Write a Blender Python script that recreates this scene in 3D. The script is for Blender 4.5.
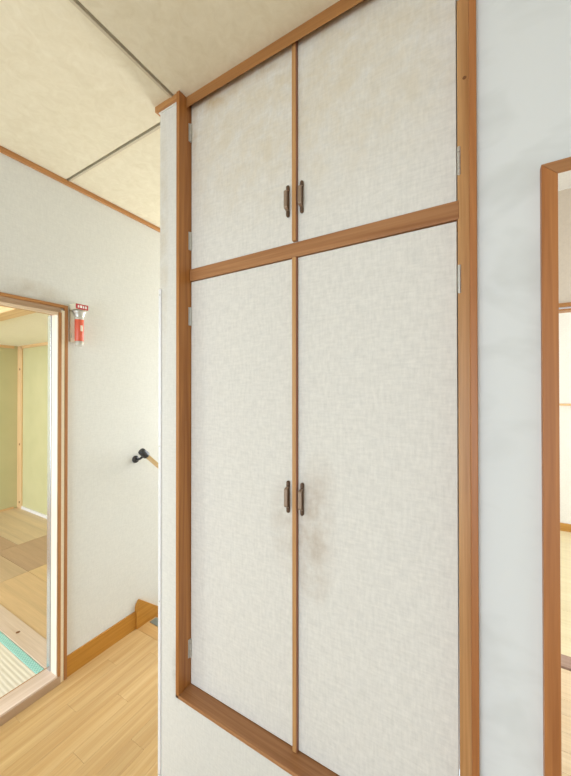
import bpy, bmesh, math, random
from mathutils import Vector, Matrix
random.seed(7)
S = bpy.context.scene
for o in list(bpy.data.objects):
    bpy.data.objects.remove(o)
COL = S.collection

# ------------------------------------------------------------------ camera
H = 1.38                                    # eye height above the hall floor
FPX = 325.57
yaw, pitch, roll = math.radians(-29.985), math.radians(0.359), math.radians(-0.048)
fwd = Vector((math.sin(yaw)*math.cos(pitch), math.cos(yaw)*math.cos(pitch), math.sin(pitch)))
rgt = Vector((math.cos(yaw), -math.sin(yaw), 0)); upv = rgt.cross(fwd)
r2 = rgt*math.cos(roll) + upv*math.sin(roll); u2 = upv*math.cos(roll) - rgt*math.sin(roll)
cam = bpy.data.cameras.new('camera'); camo = bpy.data.objects.new('camera', cam); COL.objects.link(camo)
m = Matrix((r2, u2, -fwd)).transposed().to_4x4(); m.translation = (0, 0, H); camo.matrix_world = m
cam.sensor_fit = 'HORIZONTAL'; cam.sensor_width = 36; cam.lens = 36*FPX/571; cam.clip_start = 0.02
S.camera = camo

# ------------------------------------------------------------------ world, lights, exposure
w = bpy.data.worlds.new('world'); S.world = w; w.use_nodes = True
bg = w.node_tree.nodes['Background']; bg.inputs[0].default_value = (0.82, 0.92, 1.0, 1); bg.inputs[1].default_value = 1.3
def area(name, loc, target, sx, sy, power, col=(1, 1, 1)):
    l = bpy.data.lights.new(name, 'AREA'); l.shape = 'RECTANGLE'; l.size = sx; l.size_y = sy
    l.energy = power; l.color = col
    o = bpy.data.objects.new(name, l); COL.objects.link(o); o.location = loc
    d = Vector(target) - Vector(loc); o.rotation_euler = d.to_track_quat('-Z', 'Y').to_euler()
    return o
area('hall_window_daylight', (-0.45, -2.6, 0.9), (-0.35, 0.8, 0.85), 1.5, 1.6, 30, (0.76, 0.89, 1.0))
area('tatami_window_daylight', (-3.7, -2.3, 1.2), (-2.2, 0.8, 1.1), 1.7, 1.8, 66, (0.88, 0.95, 1.0))
area('stair_window_daylight', (-1.34, 3.15, 1.25), (-1.45, 0.9, 1.05), 0.6, 1.6, 35, (0.9, 0.96, 1.0))
area('back_room_fill', (2.9, 2.9, 1.5), (0.7, 3.3, 0.6), 1.6, 1.5, 24, (1.0, 0.98, 0.95))  # unseen area light added to brighten the far room; no window stands there
area('side_room_window_daylight', (2.6, 1.5, 1.6), (0.4, 1.6, 1.0), 0.9, 1.2, 8, (1.0, 0.98, 0.96))
vs = S.view_settings
vs.view_transform = 'Standard'; vs.look = 'None'; vs.gamma = 1; vs.use_curve_mapping = False
vs.exposure = 0.46

# ------------------------------------------------------------------ materials
def lin(c):
    return tuple((v/255/12.92 if v/255 <= .04045 else ((v/255+.055)/1.055)**2.4) for v in c) + (1,)
class NT:
    def __init__(s, name, rough=.6, spec=.3):
        s.m = bpy.data.materials.new(name); s.m.use_nodes = True; s.t = s.m.node_tree
        s.b = s.t.nodes['Principled BSDF']; s.b.inputs['Roughness'].default_value = rough
        s.b.inputs['Specular IOR Level'].default_value = spec
    def n(s, typ, **kw):
        x = s.t.nodes.new(typ)
        for k, v in kw.items():
            if k in x.inputs.keys(): x.inputs[k].default_value = v
            else: setattr(x, k, v)
        return x
    def l(s, a, b): s.t.links.new(a, b)
    def coords(s, scale, kind='Object', rnd=False):
        tc = s.n('ShaderNodeTexCoord'); src = tc.outputs[kind]
        if rnd:
            oi = s.n('ShaderNodeObjectInfo'); mul = s.n('ShaderNodeVectorMath', operation='SCALE')
            cmb = s.n('ShaderNodeCombineXYZ')
            for i in range(3): s.l(oi.outputs['Random'], cmb.inputs[i])
            s.l(cmb.outputs[0], mul.inputs[0]); mul.inputs['Scale'].default_value = 37.0
            ad = s.n('ShaderNodeVectorMath', operation='ADD'); s.l(src, ad.inputs[0]); s.l(mul.outputs[0], ad.inputs[1]); src = ad.outputs[0]
        mp = s.n('ShaderNodeMapping'); s.l(src, mp.inputs[0]); mp.inputs['Scale'].default_value = scale
        return mp.outputs[0]
    def noise(s, scale, detail=3, rough=.55, dist=0, kind='Object', rnd=False, k=1.0):
        nz = s.n('ShaderNodeTexNoise'); s.l(s.coords(scale, kind, rnd), nz.inputs['Vector'])
        nz.inputs['Scale'].default_value = k; nz.inputs['Detail'].default_value = detail
        nz.inputs['Roughness'].default_value = rough; nz.inputs['Distortion'].default_value = dist
        return nz.outputs[0]
    def ramp(s, fac, stops):
        r = s.n('ShaderNodeValToRGB'); s.l(fac, r.inputs[0]); e = r.color_ramp.elements
        while len(e) < len(stops): e.new(.5)
        for i, (p, c) in enumerate(stops): e[i].position = p; e[i].color = c
        return r.outputs[0]
    def mix(s, fac, a, b, mode='MIX'):
        x = s.n('ShaderNodeMix', data_type='RGBA', blend_type=mode)
        for i, v in ((0, fac), (6, a), (7, b)):
            if hasattr(v, 'is_linked') or hasattr(v, 'links'): s.l(v, x.inputs[i])
            else: x.inputs[i].default_value = v
        return x.outputs[2]
    def math(s, op, a, b=None, clamp=False):
        x = s.n('ShaderNodeMath', operation=op); x.use_clamp = clamp
        for i, v in ((0, a), (1, b)):
            if v is None: continue
            if hasattr(v, 'links'): s.l(v, x.inputs[i])
            else: x.inputs[i].default_value = v
        return x.outputs[0]
    def color(s, c): s.l(c, s.b.inputs['Base Color'])
    def bump(s, h, strength=.3, dist=.002):
        b = s.n('ShaderNodeBump'); s.l(h, b.inputs['Height']); b.inputs['Strength'].default_value = strength
        b.inputs['Distance'].default_value = dist; s.l(b.outputs[0], s.b.inputs['Normal'])

def wood(name, light, dark, axis, rough=.42, var=.0, grain=1.0, knots=False):
    t = NT(name, rough, .4)
    sc = [55, 55, 55]; sc[axis] = 1.6
    g = t.noise([v*grain for v in sc], 4, .6, .6, rnd=True)
    fs = [260, 260, 260]; fs[axis] = 6
    f = t.noise(fs, 2, .5, rnd=True)
    c = t.ramp(g, [(.28, lin(dark)), (.72, lin(light))])
    f2 = t.ramp(f, [(.3, (.86, .84, .82, 1)), (.7, (1.05, 1.05, 1.05, 1))])
    c = t.mix(.6, c, f2, 'MULTIPLY')
    if var:
        oi = t.n('ShaderNodeObjectInfo')
        v = t.ramp(oi.outputs['Random'], [(0, (1-var, 1-var*1.15, 1-var*1.4, 1)), (1, (1+var*.4, 1+var*.4, 1+var*.3, 1))])
        c = t.mix(1.0, c, v, 'MULTIPLY')
    t.color(c); t.bump(f, .12, .0006)
    return t.m
def plain(name, c, rough=.5, metal=0, spec=.4, bump=0):
    t = NT(name, rough, spec); t.b.inputs['Metallic'].default_value = metal
    n = t.noise((90, 90, 90), 2)
    a = tuple(v*.94 for v in lin(c)[:3])+(1,)
    t.color(t.ramp(n, [(.3, a), (.7, lin(c))]))
    if bump: t.bump(n, bump, .001)
    return t.m
def woven(name, c, horiz, amp=.07, stains_and_shade=(), coarse=1.0, bump=.35):
    """wall paper printed and embossed like a loose weave; horiz = 0 (runs along x) or 1 (along y)"""
    t = NT(name, .75, .15)
    a = [0, 0, 0]; b = [0, 0, 0]
    a[horiz] = 130*coarse; a[2] = 30*coarse; b[horiz] = 30*coarse; b[2] = 130*coarse
    a[1-horiz] = b[1-horiz] = 1
    n1 = t.noise(a, 3, .6, rnd=True); n2 = t.noise(b, 3, .6, rnd=True)
    fine = t.noise((600, 600, 600), 1)
    s = t.math('ADD', n1, n2); s = t.math('MULTIPLY', s, .5)
    lo = tuple(v*(1-amp*1.6) for v in lin(c)[:3])+(1,); hi = tuple(min(1, v*(1+amp*.6)) for v in lin(c)[:3])+(1,)
    col = t.ramp(s, [(.34, lo), (.64, hi)])
    if stains_and_shade:
        gp = t.n('ShaderNodeNewGeometry'); sep = t.n('ShaderNodeSeparateXYZ'); t.l(gp.outputs['Position'], sep.inputs[0])
        blot = t.noise((14, 14, 14), 4, .65, .4, kind='Object')
        for (x, z, rx, rz, tint, k) in stains_and_shade:
            dx = t.math('DIVIDE', t.math('SUBTRACT', sep.outputs[horiz], x), rx); dz = t.math('DIVIDE', t.math('SUBTRACT', sep.outputs[2], z), rz)
            d = t.math('ADD', t.math('MULTIPLY', dx, dx), t.math('MULTIPLY', dz, dz))
            mask = t.math('SUBTRACT', 1.0, d, True)
            mask = t.math('MULTIPLY', mask, t.math('SUBTRACT', t.math('MULTIPLY', blot, 2.6), .75, True), True)
            mask = t.math('MULTIPLY', mask, k, True)
            col = t.mix(mask, col, lin(tint))
    t.color(col)
    t.bump(t.math('ADD', s, t.math('MULTIPLY', fine, .25)), bump, .0015)
    return t.m

STAIN = (168, 140, 110); YEL = (190, 150, 80)
M = {}
WL, WD = (194, 132, 70), (150, 90, 40)
M['wood_z'] = wood('cabinet_wood_z', WL, WD, 2)
M['wood_x'] = wood('cabinet_wood_x', (186, 134, 88), (152, 100, 60), 0)
M['crown_x'] = wood('crown_rail_wood', (180, 126, 72), (144, 92, 48), 0)
M['shaded_edge_z'] = wood('shaded_edge_wood', (166, 108, 74), (142, 86, 58), 2)  # dark reddish tone paints shade on the meeting strip's side
M['stile_pale'] = wood('pale_cabinet_wood', (206, 158, 104), (176, 122, 70), 2)
M['casing_wood'] = wood('orange_casing_wood', (188, 124, 70), (158, 96, 50), 2)
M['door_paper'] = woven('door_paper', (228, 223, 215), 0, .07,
    [(-.395, .96, .085, .20, STAIN, .5), (-.475, 1.0, .06, .16, STAIN, .32), (-.37, 1.1, .06, .12, STAIN, .28),
     (-.45, 2.30, .75, .45, (206, 182, 132), .42), (-.75, 2.365, .14, .05, YEL, .6), (-.55, 2.375, .12, .05, YEL, .45), (-.84, 2.3, .02, .12, YEL, .4), (-.3, 2.38, .2, .03, YEL, .4)])  # broad tan patch paints the upper doors' warm shade; yellow marks are stains
M['wing_paper'] = woven('wing_wall_paper', (226, 222, 214), 0, .05, [(-.88, .42, .03, .12, (150, 135, 110), .5), (-.955, 1.9, .03, .5, (190, 165, 120), .35)], 1.3)
M['left_paper'] = woven('left_wall_paper', (226, 225, 219), 1, .042, [(.70, 1.83, .16, .05, (180, 160, 130), .35)], 1.6, .25)
t = NT('plaster', .7, .2)                    # painted wall right of the cabinet
n = t.noise((40, 40, 40), 4); n2 = t.noise((5, 5, 9), 3, .6, .5)
c = t.ramp(n2, [(.25, lin((214, 214, 211))), (.5, lin((225, 225, 223)))])
t.color(c); t.bump(n, .12, .001); M['plaster'] = t.m
t = NT('ceiling_board', .8, .1)
n = t.noise((26, 26, 26), 5, .65, .8); n2 = t.noise((7, 7, 7), 3, .5, 1.5)
c = t.ramp(n, [(.3, lin((224, 212, 184))), (.7, lin((234, 224, 199)))])
c = t.mix(.5, c, t.ramp(n2, [(.35, (.96, .955, .94, 1)), (.65, (1.02, 1.02, 1.03, 1))]), 'MULTIPLY')
t.color(c); t.bump(n, .1, .001); M['ceiling'] = t.m
M['groove_tan'] = wood('groove_tan_wood', (196, 166, 136), (176, 144, 112), 1)
M['joint'] = plain('floor_joint', (182, 144, 96), .8)
M['groove'] = plain('dark_groove', (88, 60, 40), .8)
M['bead'] = plain('pale_bead', (206, 192, 165), .6)
M['trim_y'] = wood('ceiling_trim_wood_y', (200, 146, 90), (172, 116, 66), 1)
M['trim_x'] = wood('ceiling_trim_wood_x', (200, 146, 90), (172, 116, 66), 0)
M['oak_y'] = wood('oak_plank_y', (212, 180, 130), (194, 154, 100), 1, .3, .10, .6)
M['oak_x'] = wood('oak_nosing', (206, 168, 112), (188, 144, 88), 0, .35)
M['birch_x'] = wood('pale_plank_x', (240, 218, 186), (226, 198, 160), 0, .3, .05, .6)
M['yellow_floor'] = wood('yellow_floor', (240, 228, 192), (230, 214, 172), 0, .3, .04, .6)
M['honey_y'] = wood('honey_baseboard_wood', (202, 146, 62), (178, 118, 40), 1)
M['honey_x'] = wood('honey_baseboard_wood_x', (206, 154, 76), (180, 124, 50), 0)
M['honey_z'] = wood('honey_riser_wood', (206, 154, 76), (180, 124, 50), 0)
M['brown_z'] = wood('doorframe_brown_z', (192, 138, 86), (164, 108, 62), 2)
M['brown_y'] = wood('doorframe_brown_y', (194, 140, 84), (166, 110, 60), 1)
M['cream_z'] = wood('doorframe_cream_z', (234, 226, 212), (224, 210, 190), 2)
M['bead_cream'] = plain('cream_bead_paint', (250, 236, 208), .4)
M['cream_y'] = wood('doorframe_cream_y', (240, 220, 192), (226, 198, 166), 1)
M['pink_y'] = wood('threshold_pale_wood', (232, 210, 194), (216, 190, 170), 1)
M['pink_x'] = wood('board_pale_wood', (232, 210, 194), (216, 190, 170), 0)
M['mauve_x'] = wood('worn_rail_wood', (186, 156, 140), (160, 128, 112), 0)
M['alu'] = plain('aluminium', (208, 212, 222), .25, .85)
M['steel'] = plain('hinge_steel', (212, 210, 204), .38, .6)
M['steel_dark'] = plain('hinge_gap', (120, 116, 110), .5, .3)
M['bronze'] = plain('antique_bronze', (110, 88, 72), .4, .55)
M['bronze_light'] = plain('worn_bronze', (160, 138, 120), .42, .5)
M['guard'] = plain('white_plastic', (238, 236, 238), .35)
M['caulk'] = plain('white_caulk', (232, 228, 220), .6)
t = NT('green_plaster', .85, .1); n = t.noise((60, 60, 60), 4); n2 = t.noise((3, 3, 3), 2)
c = t.ramp(n2, [(.3, lin((200, 196, 152))), (.7, lin((208, 203, 160)))]); t.color(c); t.bump(n, .3, .001); M['green'] = t.m
M['alcove_ceiling'] = plain('alcove_ceiling_board', (250, 246, 230), .8)
M['pine_z'] = wood('pine_post_wood', (238, 208, 164), (222, 182, 132), 2)
M['pine_x'] = wood('pine_beam_wood_x', (238, 204, 156), (222, 182, 130), 0)
M['pine_y'] = wood('pine_beam_wood_y', (238, 204, 156), (222, 182, 130), 1)
M['knot'] = plain('pine_knot', (132, 84, 46), .6)
PLY = [(228, 202, 166), (206, 174, 142), (200, 166, 136), (216, 186, 152), (236, 200, 152), (232, 196, 152)]
for i, c in enumerate(PLY): M['ply%d' % i] = wood('plywood_%d' % i, c, tuple(int(v*.9) for v in c), 0, .45, 0, .25)
t = NT('tatami_straw', .8, .1)
wv = t.n('ShaderNodeTexWave'); wv.wave_type = 'BANDS'; wv.bands_direction = 'Y'; wv.inputs['Scale'].default_value = 18; wv.inputs['Distortion'].default_value = .3
t.l(t.coords((1, 1, 1)), wv.inputs['Vector'])
t.color(t.ramp(wv.outputs[0], [(.2, lin((230, 220, 204))), (.6, lin((240, 230, 214)))])); t.bump(wv.outputs[0], .4, .002); M['tatami'] = t.m
t = NT('teal_border', .7, .1)
ck = t.n('ShaderNodeTexChecker'); ck.inputs['Scale'].default_value = 110; t.l(t.coords((1, 1, 1)), ck.inputs['Vector'])
ck.inputs['Color1'].default_value = lin((146, 206, 198)); ck.inputs['Color2'].default_value = lin((184, 226, 220)); t.color(ck.outputs[0]); M['teal'] = t.m
M['room_white'] = plain('room_white_paint', (242, 240, 234), .8)
M['room_beige'] = plain('room_beige_paint', (222, 208, 190), .8)
M['rail_wood'] = wood('handrail_wood', (232, 200, 148), (212, 172, 112), 1, .35)
M['iron'] = plain('dark_metal', (70, 70, 72), .35, .5)
M['mat'] = plain('stair_grip_mat', (122, 124, 112), .9, bump=.5)
M['red'] = plain('red_plastic', (226, 104, 78), .25)
M['label_red'] = plain('label_red_print', (196, 62, 70), .35)
M['cream_plastic'] = plain('cream_plastic', (236, 230, 206), .4)
M['chrome'] = plain('silver_reflector', (196, 192, 184), .38, .6)
M['clear'] = plain('clear_grey_plastic', (206, 202, 190), .25)
M['white'] = plain('white_print', (248, 244, 238), .4)

# ------------------------------------------------------------------ builders
WLOC = {}
def wl(p): return WLOC.get(p.name, Vector((0, 0, 0))) if p else Vector((0, 0, 0))
def link(name, me, loc, mat=None, parent=None):
    o = bpy.data.objects.new(name, me); COL.objects.link(o)
    if mat is not None and not me.materials: me.materials.append(M[mat] if isinstance(mat, str) else mat)
    loc = Vector(loc)
    if parent: o.parent = parent
    o.location = loc - wl(parent); WLOC[o.name] = loc
    return o
def tag(o, label, cat, group=None, kind=None):
    o['label'] = label; o['category'] = cat
    if group: o['group'] = group
    if kind: o['kind'] = kind
    return o
def thing(name, loc, label, cat, group=None, kind=None):
    o = bpy.data.objects.new(name, None); COL.objects.link(o); o.location = loc; WLOC[o.name] = Vector(loc); o.empty_display_size = .1
    return tag(o, label, cat, group, kind)
def bm_box(bm, lo, hi):
    vs_ = [bm.verts.new((x, y, z)) for x in (lo[0], hi[0]) for y in (lo[1], hi[1]) for z in (lo[2], hi[2])]
    for f in ((0, 1, 3, 2), (4, 6, 7, 5), (0, 4, 5, 1), (2, 3, 7, 6), (0, 2, 6, 4), (1, 5, 7, 3)):
        bm.faces.new([vs_[i] for i in f])
def finish(bm, name, bevel=0, seg=2, smooth=False):
    bmesh.ops.recalc_face_normals(bm, faces=bm.faces)
    if bevel:
        bmesh.ops.bevel(bm, geom=bm.edges[:], offset=bevel, segments=seg, profile=.5, affect='EDGES', clamp_overlap=True)
    me = bpy.data.meshes.new(name); bm.to_mesh(me); bm.free()
    if smooth:
        for p in me.polygons: p.use_smooth = True
    return me
CACHE = {}
def box(name, lo, hi, mat, parent=None, bevel=.0):
    lo, hi = Vector(lo), Vector(hi); d = hi - lo; c = (lo+hi)/2
    key = (tuple(round(v, 5) for v in d), mat, bevel)
    if key not in CACHE:
        bm = bmesh.new(); bm_box(bm, -d/2, d/2); CACHE[key] = finish(bm, name, bevel)
    return link(name, CACHE[key], c, mat, parent)
def boxes(name, lst, mat, parent=None, origin=None):
    """several boxes of ONE thing in one mesh"""
    org = Vector(origin) if origin else sum(((Vector(a)+Vector(b))/2 for a, b in lst), Vector())/len(lst)
    bm = bmesh.new()
    for a, b in lst: bm_box(bm, Vector(a)-org, Vector(b)-org)
    return link(name, finish(bm, name), org, mat, parent)
def prism(name, pts, axis, a, b, mat, parent=None, bevel=0):
    """polygon pts (two coords in the plane normal to axis) extruded from a to b"""
    def P(p, t):
        q = list(p); q.insert(axis, t); return Vector(q)
    allp = [P(p, t) for p in pts for t in (a, b)]
    org = sum(allp, Vector())/len(allp); bm = bmesh.new()
    A = [bm.verts.new(P(p, a)-org) for p in pts]; B = [bm.verts.new(P(p, b)-org) for p in pts]
    bm.faces.new(A); bm.faces.new(B[::-1]); n = len(pts)
    for i in range(n): bm.faces.new((A[i], B[i], B[(i+1) % n], A[(i+1) % n]))
    return link(name, finish(bm, name, bevel), org, mat, parent)
def lathe(name, prof, loc, mat, parent=None, direction=(0, 0, 1), seg=24):
    """prof: (radius, height along direction)"""
    bm = bmesh.new(); rings = []
    q = Vector((0, 0, 1)).rotation_difference(Vector(direction).normalized())
    for r, h in prof:
        rings.append([bm.verts.new(q @ Vector((r*math.cos(2*math.pi*i/seg), r*math.sin(2*math.pi*i/seg), h))) for i in range(seg)])
    for A, B in zip(rings, rings[1:]):
        for i in range(seg): bm.faces.new((A[i], A[(i+1) % seg], B[(i+1) % seg], B[i]))
    bm.faces.new(rings[0][::-1]); bm.faces.new(rings[-1])
    me = finish(bm, name)
    for p in me.polygons: p.use_smooth = len(p.vertices) == 4
    return link(name, me, loc, mat, parent)
def tube(name, pts, r, mat, parent=None, seg=14):
    pts = [Vector(p) for p in pts]; org = sum(pts, Vector())/len(pts); bm = bmesh.new(); rings = []
    for i, p in enumerate(pts):
        t_ = (pts[min(i+1, len(pts)-1)] - pts[max(i-1, 0)]).normalized()
        a = t_.cross(Vector((0, 0, 1)) if abs(t_.z) < .95 else Vector((1, 0, 0))).normalized(); b_ = t_.cross(a)
        rr = r[i] if isinstance(r, (list, tuple)) else r
        rings.append([bm.verts.new(p-org+a*rr*math.cos(2*math.pi*k/seg)+b_*rr*math.sin(2*math.pi*k/seg)) for k in range(seg)])
    for A, B in zip(rings, rings[1:]):
        for k in range(seg): bm.faces.new((A[k], A[(k+1) % seg], B[(k+1) % seg], B[k]))
    bm.faces.new(rings[0]); bm.faces.new(rings[-1][::-1])
    me = finish(bm, name)
    for p in me.polygons: p.use_smooth = len(p.vertices) == 4
    return link(name, me, org, mat, parent)

# ------------------------------------------------------------------ key planes
CZ = H + 1.014              # hall ceiling
LX = -1.706                # hall face of the left wall
YW = .785                  # hall face of the wall that holds the cabinet
YS, YD = .768, .8213       # front of the stiles, front of the doors
XI, XR = -.8565, -.029      # inner edges of the cabinet opening
WX = -.972                 # free corner of the wing beside the stairs
YE = 1.207                 # floor edge at the stair head
ZS = H - 1.021             # top of the cabinet sill

# ------------------------------------------------------------------ floor
fl = boxes('floor', [((-1.80, -1.5, -.06), (1.3, YW+.02, -.016)), ((-1.71, YW+.02, -.06), (WX, YE, -.016))], 'joint')
tag(fl, 'honey oak plank floor of the hallway', 'floor', kind='structure')
pw = .0757; x = LX; k = 0
while x < 1.25:
    y1 = YE if x + pw < WX+.06 else YW+.015
    y = -1.5 + (k*.37 % .6)-.6
    while y < y1:
        e = min(y+.909, y1)
        if e > -1.5 and e - max(y, -1.5) > .01:
            box('plank', (x+.0003, max(y, -1.5)+.0003, -.016), (x+pw-.0003, e-.0003, 0), 'oak_y', fl)
        y += .909
    x += pw; k += 1

# ------------------------------------------------------------------ walls of the hall
OY0, OY1, OZ = -.06, .793, H+.368          # left doorway clear opening
wlft = boxes('wall_left', [((LX-.085, OY1+.01, -2.2), (LX, 3.3, CZ+.05)), ((LX-.085, OY0-.01, OZ+.01), (LX, OY1+.01, CZ+.05)),
                    ((LX-.085, -1.5, 0), (LX, OY0-.01, CZ+.05))], 'left_paper', origin=(LX, 0, 0))
tag(wlft, 'off-white papered wall with the doorway and flashlight', 'wall', kind='structure')
DX0, DX1, DZ = .137, .137+.74, H+.40       # right doorway clear opening
wb = boxes('wall_back', [((WX, YW, 0), (-.871, YW+.1, CZ+.02)), ((-.871, YW, 0), (.007, YW+.1, ZS-.0108)), ],
           'wing_paper', origin=(WX, YW, 0))
tag(wb, 'pale papered wall wrapped round the cabinet, at its left and below it', 'wall', kind='structure')
wr = boxes('wall_right', [((.007, YW, 0), (DX0-.012, YW+.03, CZ+.02)), ((DX0-.012, YW, DZ+.023), (DX1+.012, YW+.03, CZ+.02)),
                           ((DX1+.012, YW, 0), (1.3, YW+.03, CZ+.02))], 'plaster', origin=(0, YW, 0))
tag(wr, 'cool white painted wall between the cabinet and the right doorway', 'wall', kind='structure')
ws = box('wall_stair', (WX, YW+.1, -2.2), (WX+.06, 3.3, CZ+.02), 'wing_paper')
tag(ws, 'papered wall hidden behind the cabinet along the stairwell', 'wall', kind='structure')
we = box('wall_stair', (LX, 3.25, -2.2), (WX, 3.3, CZ+.02), 'left_paper')
tag(we, 'end wall far down the stairwell', 'wall', kind='structure')

wk = boxes('wall_front', [((.45, -1.55, -.06), (1.3, -1.5, CZ+.05)), ((LX-.085, -1.55, 1.95), (.45, -1.5, CZ+.05))], 'left_paper')  # unseen wall and lintel added to cut the light reaching the upper doors
tag(wk, 'unseen papered wall and lintel added behind the viewer to block light', 'wall', kind='structure')
wk = box('wall_right', (1.3, -1.55, -.06), (1.35, YW+.03, CZ+.05), 'left_paper')  # unseen side wall added to keep outside light from entering on the right
tag(wk, 'unseen papered side wall added right of the viewer to shut out light', 'wall', kind='structure')

# ------------------------------------------------------------------ ceiling with its boards
ce = box('ceiling', (-1.8, -1.5, CZ+.012), (1.3, 3.3, CZ+.05), 'groove')
tag(ce, 'cream printed board ceiling of the hallway with dark joints', 'ceiling', kind='structure')
G = .004
SX, SY = -.8915, .829
for (x0, x1, y0, y1) in ((LX, SX, SY, SY+1.82), (LX, SX, SY+1.82, 3.3), (LX, SX, SY-1.82, SY), (LX, SX, -1.5, SY-1.82),
                         (SX, SX+.91, -1.02, .84), (SX, SX+.91, -1.5, -1.02), (SX+.91 , 1.3, -1.02, .84), (SX+.91 , 1.3, -1.5, -1.02)):
    box('ceiling_board', (x0+G, y0+G, CZ), (x1-G, y1-G, CZ+.012), 'ceiling', ce, .0015)
box('joint_bead', (SX-.014, -1.5, CZ-.003), (SX-.004, YW, CZ+.004), 'bead', ce, .001)
box('joint_bead', (LX, SY+.004, CZ-.003), (SX, SY+.013, CZ+.004), 'bead', ce, .001)
tr = box('trim_1', (LX, -1.5, CZ-.022), (LX+.016, 3.25, CZ-.001), 'trim_y', bevel=.002)
tag(tr, 'long brown wooden moulding where the left wall meets the ceiling', 'moulding', kind='structure')
tr = boxes('trim_2', [((WX-.012, YW-.013, CZ-.019), (-.871, YW, CZ)), ((WX-.012, YW, CZ-.019), (WX, 3.2, CZ))], 'trim_x', origin=(WX, YW, CZ))
tag(tr, 'short brown moulding on top of the wall left of the cabinet', 'moulding', kind='structure')
box('caulk_line', (WX-.002, YW-.005, CZ-.0225), (-.871, YW, CZ-.019), 'caulk', tr)
gd = boxes('trim_3', [((WX-.0035, YW-.0035, .004), (WX+.009, YW, H+.36)), ((WX-.0035, YW, .004), (WX, YW+.012, H+.36))], 'guard')
tag(gd, 'white plastic corner guard on the wall beside the stairs', 'corner guard', kind='structure')
for z in (H+.34, H-.2, H-.75, .02):
    lathe('nail', [(.003, 0), (.0028, .0015)], (WX+.003, YW-.0033, z), 'steel', gd, (0, -1, 0), 10)
bb = box('baseboard_left', (LX, .835, 0), (LX+.011, YE, .098), 'honey_y', bevel=.0015)
tag(bb, 'honey-coloured baseboard from the left doorway to the stair head', 'baseboard', kind='structure')

# ------------------------------------------------------------------ stairs
st = thing('staircase', (LX, YE, 0), 'honey wooden staircase going down behind the papered wall', 'staircase', kind='structure')
ns = box('nosing', (LX+.02, YE, -.03), (WX, YE+.125, .001), 'oak_x', st, .003)
box('grip_strip', (LX+.035, YE+.072, .001), (WX-.02, YE+.118, .004), 'mat', ns, .001)
rise, run = .2, .225
for i in range(9):
    y0 = YE+.10+i*run; z0 = -(i+1)*rise
    box('riser', (LX+.02, y0, z0), (WX-.002, y0+.015, z0+rise-.03), 'honey_z', st)
    td = box('tread', (LX+.02, y0, z0-.03), (WX-.002, y0+run+.03, z0), 'honey_x', st, .003)
    box('grip_mat', (LX+.07, y0+.05, z0), (WX-.06, y0+run+.02, z0+.006), 'mat', td, .002)
sl = -.885
prism('stringer', [(YE-.002, -.02), (YE-.002, .118), (YE+.002, .134), (YE+.016, .153), (YE+.022, .155), (YE+.03, .150), (3.2, .150+sl*(3.2-YE-.03)), (3.2, -.35+sl*(3.2-YE)), (YE+.25, -.42), (YE-.002, -.25)], 0, LX, LX+.02, 'honey_y', st)

# handrail
hx = LX+.062
hr = thing('handrail', (LX, 1.207, H-.40), 'pale wooden stair handrail with dark metal end bracket on the left wall', 'handrail')
d = Vector((0, 1, -.93)).normalized(); p0 = Vector((hx, 1.205, H-.352))
tube('rail', [p0 + d*.02, p0 + d*1.0, p0 + d*2.2], .0125, 'rail_wood', hr, 18)
cap = lathe('end_cap', [(.012, -.012), (.0185, -.008), (.0205, 0), (.0205, .038), (.0185, .042)], p0, 'iron', hr, d)
for s in (0, 1.6):
    q = Vector((LX, 1.207, H-.402)) + d*s
    br = lathe('rosette', [(.021, 0), (.021, .006), (.017, .012), (.008, .014)], q, 'iron', hr, (1, 0, 0))
    tube('arm', [q+Vector((.01, 0, 0)), q+Vector((.035, .002, .004)), q+Vector((.055, .008, .018)), q+Vector((.062, .014, .034))], .0065, 'iron', br)

# ------------------------------------------------------------------ left doorway
d1 = thing('door_1', (LX, OY1, 0), 'brown and cream wooden doorway frame in the left wall', 'doorway', kind='structure')
CX = LX+.016
def jamb(y0, s, par):
    """casing boards beside the opening at y0; s = +1 outwards (+y)"""
    o = lambda a: y0+s*a
    def bx(nm, a, b, x0, x1, mat, top=OZ): box(nm, (x0, min(o(a), o(b)), 0), (x1, max(o(a), o(b)), top), mat, par, .0012)
    bx('casing', 0, .013, LX-.068, CX, 'brown_z', OZ+.0)
    bx('casing_bead', .013, .027, LX-.068, CX-.002, 'bead_cream', OZ+.012)
    bx('casing_edge', .027, .041, LX-.01, CX, 'brown_z', OZ+.038)
    bx('reveal_board', -.004, .0, LX-.040, CX-.003, 'cream_z')
    bx('metal_edge_strip', -.007, .006, LX-.072, LX-.042, 'alu', OZ-.01)
jamb(OY1, 1, d1); jamb(OY0, -1, d1)
box('head_edge', (LX-.01, OY0-.041, OZ+.024), (CX, OY1+.027, OZ+.038), 'brown_y', d1, .0012)
box('head_groove', (LX-.05, OY0-.027, OZ+.0), (CX-.007, OY1+.013, OZ+.024), 'groove_tan', d1, .0012)
box('head_track', (LX-.005, OY0, OZ-.013), (CX-.003, OY1, OZ), 'cream_y', d1, .0012)
box('head_lip', (LX-.025, OY0, OZ-.0115), (LX-.005, OY1, OZ), 'brown_y', d1)
th = box('threshold', (LX-.075, OY0, 0), (CX, OY1, .044), 'pink_y', d1, .002)
box('threshold_base', (CX, OY0, .0), (CX+.004, OY1+.012, .036), 'groove_tan', d1, .001)
box('threshold_groove', (LX-.085, OY0, 0), (LX-.075, OY1, .040), 'brown_y', d1)

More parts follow.
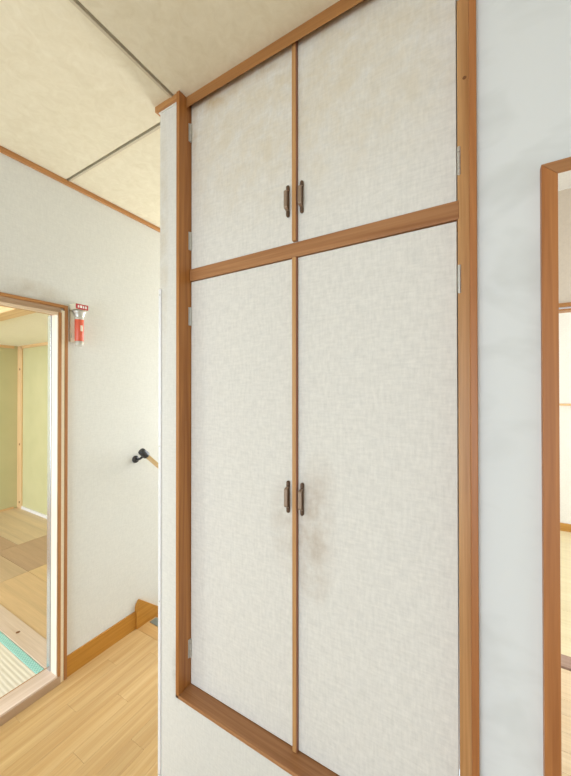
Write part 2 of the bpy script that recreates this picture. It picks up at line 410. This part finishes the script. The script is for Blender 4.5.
# flashlight and its holder
fx, fy, fz = LX, .874, H+.225
ho = thing('flashlight_holder', (fx, fy, fz), 'cream wall bracket holding the red flashlight beside the doorway', 'bracket')
box('back_plate', (fx, fy-.026, fz+.01), (fx+.006, fy+.026, fz+.185), 'cream_plastic', ho, .002)
bx_ = box('top_box', (fx, fy-.030, fz+.1645), (fx+.060, fy+.030, fz+.193), 'cream_plastic', ho, .003)
lb = box('label_plate', (fx+.060, fy-.028, fz+.1665), (fx+.0612, fy+.029, fz+.191), 'label_red', ho, 0)
for (a, b_) in ((-.020, -.013), (-.009, .000), (.004, .010), (.014, .022)):
    box('lettering', (fx+.0612, fy+a, fz+.173), (fx+.0616, fy+b_, fz+.185), 'white', lb)
box('lower_clip', (fx+.004, fy-.022, fz+.03), (fx+.012, fy+.022, fz+.055), 'cream_plastic', ho, .002)
fs = thing('flashlight', (fx+.0365, fy, fz), 'red and silver flashlight hanging head-up on the left wall', 'flashlight')
F = Vector((fx+.0365, fy, fz))
lathe('barrel', [(.0185, .014), (.0195, .016), (.0195, .118), (.0188, .121)], F, 'red', fs)
lathe('head', [(.0185, .121), (.0195, .128), (.0205, .133), (.0255, .150), (.0295, .156), (.0295, .163)], F, 'chrome', fs)
lathe('collar', [(.0200, .119), (.0212, .121), (.0212, .128), (.0200, .130)], F, 'clear', fs)
lathe('tail_cap', [(.010, -.010), (.017, -.008), (.0185, -.003), (.0185, .016)], F, 'clear', fs)
box('switch', (F.x+.018, fy-.004, fz+.062), (F.x+.0225, fy+.005, fz+.090), 'cream_plastic', fs, .001)
tube('hanging_loop', [(F.x, fy-.008, fz-.007), (F.x, fy-.006, fz-.014), (F.x, fy, fz-.016), (F.x, fy+.006, fz-.014), (F.x, fy+.008, fz-.007)], .0015, 'steel', fs, 8)

# ------------------------------------------------------------------ the cabinet
cb = thing('built_in_cabinet', (-.44, YW+.05, ZS-.012), 'tall built-in cabinet with four pale papered doors and brown wood frame', 'cabinet')
box('stile', (-.871, YS, ZS-.011), (XI, YW+.1, CZ), 'wood_z', cb, .0015)
box('stile', (XR, YD-.004, ZS), (-.0055, YW+.1, CZ), 'stile_pale', cb, .0012)
lathe('knot', [(.0042, 0), (.0036, .0006)], (-.0145, YD-.0039, H+.690), 'knot', cb, (0, -1, 0), 10)
box('casing', (-.0055, YS+.001, ZS-.011), (.008, YW+.1, CZ), 'casing_wood', cb, .0015)
box('sill', (-.871, YS, ZS-.011), (-.0055, YW+.1, ZS), 'wood_x', cb, .0015)
prism('crown_rail', [(.799, H+.976), (.799, CZ), (YW+.1, CZ), (YW+.1, H+1.006), (YD+.003, H+1.006)], 0, XI, -.0055, 'crown_x', cb, .0008)
box('middle_rail', (XI, YD-.005, H+.380), (XR+.003, YW+.1, H+.4215), 'wood_x', cb, .0012)
box('mullion', (-.46, YD+.022, ZS), (-.43, YW+.1, CZ-.03), 'wood_z', cb)
boxes('carcass', [((-.91, YW+.1, .0), (-.871, 1.35, CZ)), ((-.006, YW+.1, 0), (.008, 1.35, CZ)), ((-.91, 1.35, 0), (.008, 1.37, CZ))], 'plaster', cb)
XM = -.4333
def handle(door, x, zc):
    """back plate with knobbed ends and a faceted bow in front of it"""
    yb = YD
    bm = bmesh.new()
    h = .0455
    # back plate: octagonal bar along z with rounded ends
    prof = [(-h, .003), (-h+.003, .0052), (-h+.012, .0056), (-h+.018, .0046), (-.02, .0042), (.02, .0042), (h-.018, .0046), (h-.012, .0056), (h-.003, .0052), (h, .003)]
    rings = []
    for z, r in prof:
        rings.append([bm.verts.new((r*math.cos(a), -max(0, .004+r*1.0*math.sin(a)), z)) for a in [i*math.pi/5 for i in range(10)]])
    for A, B in zip(rings, rings[1:]):
        for i in range(10): bm.faces.new((A[i], A[(i+1) % 10], B[(i+1) % 10], B[i]))
    bm.faces.new(rings[0][::-1]); bm.faces.new(rings[-1])
    hd = link('handle', finish(bm, 'handle'), (x, yb, zc), 'bronze', door)
    # bow: flat bar that rises from the plate, runs parallel to it and returns
    path = [(-.031, -.004), (-.0255, -.0155), (-.022, -.017), (.022, -.017), (.0255, -.0155), (.031, -.004)]
    bm = bmesh.new(); rr = []
    for i, (z, y) in enumerate(path):
        wd = .004 if i in (0, 5) else .0052; tk = .003
        rr.append([bm.verts.new((sx*wd, y+sy*tk, z)) for sx, sy in ((-1, -1), (1, -1), (1, 1), (-1, 1))])
    for A, B in zip(rr, rr[1:]):
        for i in range(4): bm.faces.new((A[i], A[(i+1) % 4], B[(i+1) % 4], B[i]))
    bm.faces.new(rr[0][::-1]); bm.faces.new(rr[-1])
    # 'bow' belongs to the same pull: joined into it
    me2 = finish(bm, 'bow', .0012)
    me2.materials.append(M['bronze_light'])
    bm = bmesh.new(); bm.from_mesh(hd.data)
    k0 = len(bm.faces); bm.from_mesh(me2); bm.faces.ensure_lookup_table()
    for f in bm.faces[k0:]: f.material_index = 1
    bm.to_mesh(hd.data); bm.free(); hd.data.materials.append(M['bronze_light'])
def hinge(door, side, zc, x):
    """butt hinge: knuckles beside the door edge and a leaf on the stile"""
    s = side
    bm = bmesh.new(); hh = .0315; n = 5
    for i in range(n):
        z0 = -hh + i*2*hh/n + .0006; z1 = -hh + (i+1)*2*hh/n - .0006
        rg = [[bm.verts.new((.0035*math.cos(a), -.0035+.0035*math.sin(a), z)) for a in [j*math.pi/5 for j in range(10)]] for z in (z0, z1)]
        for j in range(10): bm.faces.new((rg[0][j], rg[0][(j+1) % 10], rg[1][(j+1) % 10], rg[1][j]))
        bm.faces.new(rg[0][::-1]); bm.faces.new(rg[1])
    bm_box(bm, (-.0016, -.0046, -hh), (.0016, -.0014, hh))
    if s < 0: bm_box(bm, (-.0036, -.0110, -hh), (-.0024, -.001, hh))        # leaf on the inner face of the stile
    link('hinge', finish(bm, 'hinge'), (x, YD-.0005, zc), 'steel', door)
zu0, zu1 = H+.4235, H+1.0035
zl0, zl1 = ZS+.002, H+.378
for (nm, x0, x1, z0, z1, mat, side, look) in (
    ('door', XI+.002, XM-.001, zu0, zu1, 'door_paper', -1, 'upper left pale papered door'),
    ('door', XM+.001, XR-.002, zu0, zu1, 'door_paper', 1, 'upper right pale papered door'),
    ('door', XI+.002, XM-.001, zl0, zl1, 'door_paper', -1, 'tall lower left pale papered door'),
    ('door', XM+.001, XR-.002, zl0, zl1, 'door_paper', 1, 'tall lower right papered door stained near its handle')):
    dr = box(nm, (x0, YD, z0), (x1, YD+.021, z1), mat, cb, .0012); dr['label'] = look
    up = z0 > H
    if side < 0:
        box('meeting_strip', (XM-.0128, YD-.0115, z0+.001), (XM-.0003, YD, z1-.001), 'stile_pale', dr, .001)
        box('edge_shade_strip', (XM-.0002, YD-.0110, z0+.001), (XM+.0009, YD, z1-.001), 'shaded_edge_z', dr)  # thin dark strip painting the shaded side of the meeting strip
    hz = H+.546 if up else H-.307
    handle(dr, -.4632 if side < 0 else -.418, hz)
    xh = XI+.003 if side < 0 else XR+.003
    for zc in ((H+(.52 if side < 0 else .509), H+.90) if up else (H+(.257 if side < 0 else .246), H-.895)): hinge(dr, side, zc, xh)

# ------------------------------------------------------------------ right doorway
d2 = thing('door_2', (DX0, YW, 0), 'orange-brown wooden doorway frame in the right wall', 'doorway', kind='structure')
JW = .0245; jf = YW-.015
prism('jamb', [(DX0-JW, 0), (DX0, 0), (DX0, DZ), (DX0-JW, DZ+.024)], 1, jf, YW+.03, 'casing_wood', d2, .001)
prism('jamb', [(DX1, 0), (DX1+JW, 0), (DX1+JW, DZ+.024), (DX1, DZ)], 1, jf, YW+.03, 'casing_wood', d2, .001)
def head_board():
    y0, y1 = jf, YW+.03
    bm = bmesh.new(); V = {}
    org = Vector(((DX0+DX1)/2, (y0+y1)/2, DZ))
    for k_, (x, y, z) in {'a': (DX0, y0, DZ), 'b': (DX1, y0, DZ), 'c': (DX1+JW, y0, DZ+.024), 'd': (DX0-JW, y0, DZ+.024),
                          'e': (DX0, y1, DZ+.0225), 'f': (DX1, y1, DZ+.0225), 'g': (DX1+JW, y1, DZ+.024), 'h': (DX0-JW, y1, DZ+.024)}.items():
        V[k_] = bm.verts.new(Vector((x, y, z))-org)
    for f in ('abcd', 'efgh', 'abfe', 'cdhg', 'adhe', 'bcgf'): bm.faces.new([V[q] for q in f])
    return link('head', finish(bm, 'head'), org, 'wood_x', d2)
head_board()
# ------------------------------------------------------------------ the rooms seen through the right doorway
YP, YF = 2.13, 4.13
RX0, RX1 = .02, 2.7
f2 = box('floor', (RX0, YW+.02, -.06), (RX1, YP-.04, -.016), 'groove')
tag(f2, 'pale plank floor just beyond the right doorway', 'floor', kind='structure')
y = YW+.02; k = 0
while y < YP-.05:
    x = RX0 - (k*.5 % 1.2)
    while x < RX1:
        a, b_ = max(x, RX0), min(x+1.5, RX1); 
        if b_-a > .02: box('plank', (a+.0007, y+.0007, -.016), (b_-.0007, min(y+.09, YP-.04)-.0007, 0), 'birch_x', f2)
        x += 1.5
    y += .09; k += 1
f3 = box('floor', (RX0-.6, YP+.06, -.06), (RX1, YF, -.016), 'groove')
tag(f3, 'bright yellowish floor of the far right room', 'floor', kind='structure')
y = YP+.06; k = 0
while y < YF-.01:
    box('plank', (RX0-.6, y+.0007, -.016), (RX1, min(y+.15, YF)-.0007, 0), 'yellow_floor', f3)
    y += .15
c2 = box('ceiling', (RX0-.62, YW+.1, CZ), (RX1, YF+.05, CZ+.04), 'room_white')
tag(c2, 'white ceiling beyond the right doorway', 'ceiling', kind='structure')
pz = H+.404
wp = boxes('wall_back', [((RX0-.62, YP, pz+.03), (RX1, YP+.06, CZ)), ((RX0-.62, YP, 0), (.05, YP+.06, pz+.03)), ((1.9, YP, 0), (RX1, YP+.06, pz+.03))], 'room_beige')
tag(wp, 'beige wall above the inner opening beyond the right doorway', 'wall', kind='structure')
ws2 = box('wall_left', (RX0-.02, YW+.1, 0), (RX0, YP, CZ), 'room_white')
tag(ws2, 'white side wall just inside the right doorway, behind the cabinet', 'wall', kind='structure')
ws3 = box('wall_left', (RX0-.62, YP+.06, 0), (RX0-.6, YF, CZ), 'room_white')
tag(ws3, 'white side wall of the far right room', 'wall', kind='structure')
wf = box('wall_far', (RX0-.62, YF, 0), (RX1, YF+.05, CZ), 'room_white')
tag(wf, 'bright white end wall of the far right room', 'wall', kind='structure')
d3 = thing('door_3', (1.0, YP, 0), 'inner opening with sliding-door rails beyond the right doorway', 'doorway', kind='structure')
box('head_rail', (.03, YP-.012, pz+.014), (1.92, YP+.07, pz+.034), 'brown_y', d3, .001)
box('head_track', (.05, YP, pz+.004), (1.9, YP+.06, pz+.014), 'guard', d3)
box('track_edge', (.05, YP-.006, pz-.004), (1.9, YP+.06, pz+.004), 'brown_y', d3)
box('floor_rail', (.03, YP-.030, -.02), (1.92, YP+.062, .006), 'mauve_x', d3, .002)
b4 = box('baseboard_far', (RX0-.6, YF-.012, 0), (RX1, YF, .075), 'honey_x')
tag(b4, 'brown baseboard along the white end wall of the far right room', 'baseboard', kind='structure')
t4 = box('trim_4', (RX0-.6, YF-.02, H-.155), (RX1, YF, H-.135), 'pine_x', bevel=.002)
tag(t4, 'thin pale wood ledge across the white end wall of the far right room', 'moulding', kind='structure')

# ------------------------------------------------------------------ tatami room and its alcove, through the left doorway
K = 1.35/1.38; FZ = .03
AX, AY, AC = -4.663*K, 1.763*K, H+.507      # far corner and ceiling of the alcove
TX = LX-.085
BY0, BY1 = .79, .885                        # pale board between mats and alcove
f5 = box('floor', (AX, BY1, -.04), (TX, AY, FZ-.008), 'groove')
tag(f5, 'tan plywood floor of the green alcove beyond the left doorway', 'floor', kind='structure')
XA, XB, YA, YB = -3.45, -2.88, 1.15, 1.30
for (x0, x1, y0, y1, i) in ((AX, XA, YB, AY, 0), (AX, XA-.35, BY1, YB, 1), (XA-.35, XA, BY1, YB, 2), (XA, XB, YA, AY, 2), (XA, XB, BY1, YA, 3), (XB, TX, YA, AY, 4), (XB, TX, BY1, YA, 5)):
    box('plywood_sheet', (x0+.0015, y0+.0015, FZ-.008), (x1-.0015, y1-.0015, FZ), 'ply%d' % i, f5)
bd = box('trim_5', (AX, BY0, -.04), (TX, BY1, FZ+.004), 'pink_x', bevel=.002)
tag(bd, 'pale pinkish wooden board between the straw mat and the alcove floor', 'floor board', kind='structure')
lathe('knot', [(.011, 0), (.009, .0008)], (-2.20, .832, FZ+.0038), 'knot', bd, (0, 0, 1), 12)
f6 = box('floor', (AX, -2.6, -.06), (TX, BY0, -.025), 'joint')
tag(f6, 'boarding under the straw mat beyond the left doorway', 'floor', kind='structure')
x0, x1, y0, y1, bw = -2.72, TX-.004, -.98, BY0-.002, .032
tm = thing('tatami_mat', ((x0+x1)/2, (y0+y1)/2, -.025), 'pale straw mat with teal border just inside the left doorway', 'straw mat')
box('straw_surface', (x0, y0+bw, -.025), (x1, y1-bw, FZ), 'tatami', tm, .003)
for (a, b_) in ((y1-bw, y1), (y0, y0+bw)): box('border', (x0, a, -.025), (x1, b_, FZ+.001), 'teal', tm, .002)
wg = box('wall_far', (AX-.06, -2.6, 0), (AX, AY+.06, 2.45), 'green')
tag(wg, 'olive green wall at the back left of the alcove', 'wall', kind='structure')
wg2 = box('wall_back', (AX, AY, 0), (TX, AY+.06, 2.45), 'green')
tag(wg2, 'light green wall running from the alcove corner post to the doorway', 'wall', kind='structure')
ca = box('ceiling', (AX, BY0+.08, AC), (TX, AY, AC+.03), 'alcove_ceiling')
tag(ca, 'low cream ceiling of the green alcove', 'ceiling', kind='structure')
cr = box('ceiling', (AX, -2.6, 2.42), (TX, BY0+.08, 2.45), 'room_white')
tag(cr, 'white ceiling of the straw-mat room beyond the left doorway', 'ceiling', kind='structure')
wh = box('wall_front', (AX, BY0+.0, AC+.03), (TX, BY0+.08, 2.42), 'room_white')
tag(wh, 'white wall above the alcove beam', 'wall', kind='structure')
bm_ = box('trim_6', (AX, BY0-.01, AC-.075), (TX, BY0+.085, AC+.03), 'pine_x', bevel=.003)
tag(bm_, 'pale pine beam across the top of the alcove', 'beam', kind='structure')
po = box('trim_7', (AX-.01, AY-.014, FZ), (AX+.10, AY+.01, AC), 'pine_z', bevel=.003)
tag(po, 'pale pine corner post between the two green walls', 'post', kind='structure')
for z in (H-.62, H-1.28, H+.24):
    lathe('knot', [(.014, 0), (.012, .001)], (AX+.055, AY-.0135, z), 'knot', po, (0, -1, 0), 12)
for (a, b_, mt, lab, num) in (((AX+.075, AY-.014, AC-.03), (TX, AY, AC), 'pine_x', 'pine moulding on top of the light green wall', 8),
                     ((AX, BY1, AC-.03), (AX+.014, AY-.05, AC), 'pine_y', 'pine moulding on top of the olive green wall', 9),
                     ((AX+.075, AY-.012, FZ), (TX, AY, FZ+.032), 'guard', 'thin white skirting under the light green wall', 10),
                     ((AX, BY1, FZ), (AX+.012, AY-.05, FZ+.02), 'pine_y', 'thin pale skirting under the olive green wall', 11)):
    tag(box('trim_%d' % num, a, b_, mt), lab, 'moulding', kind='structure')
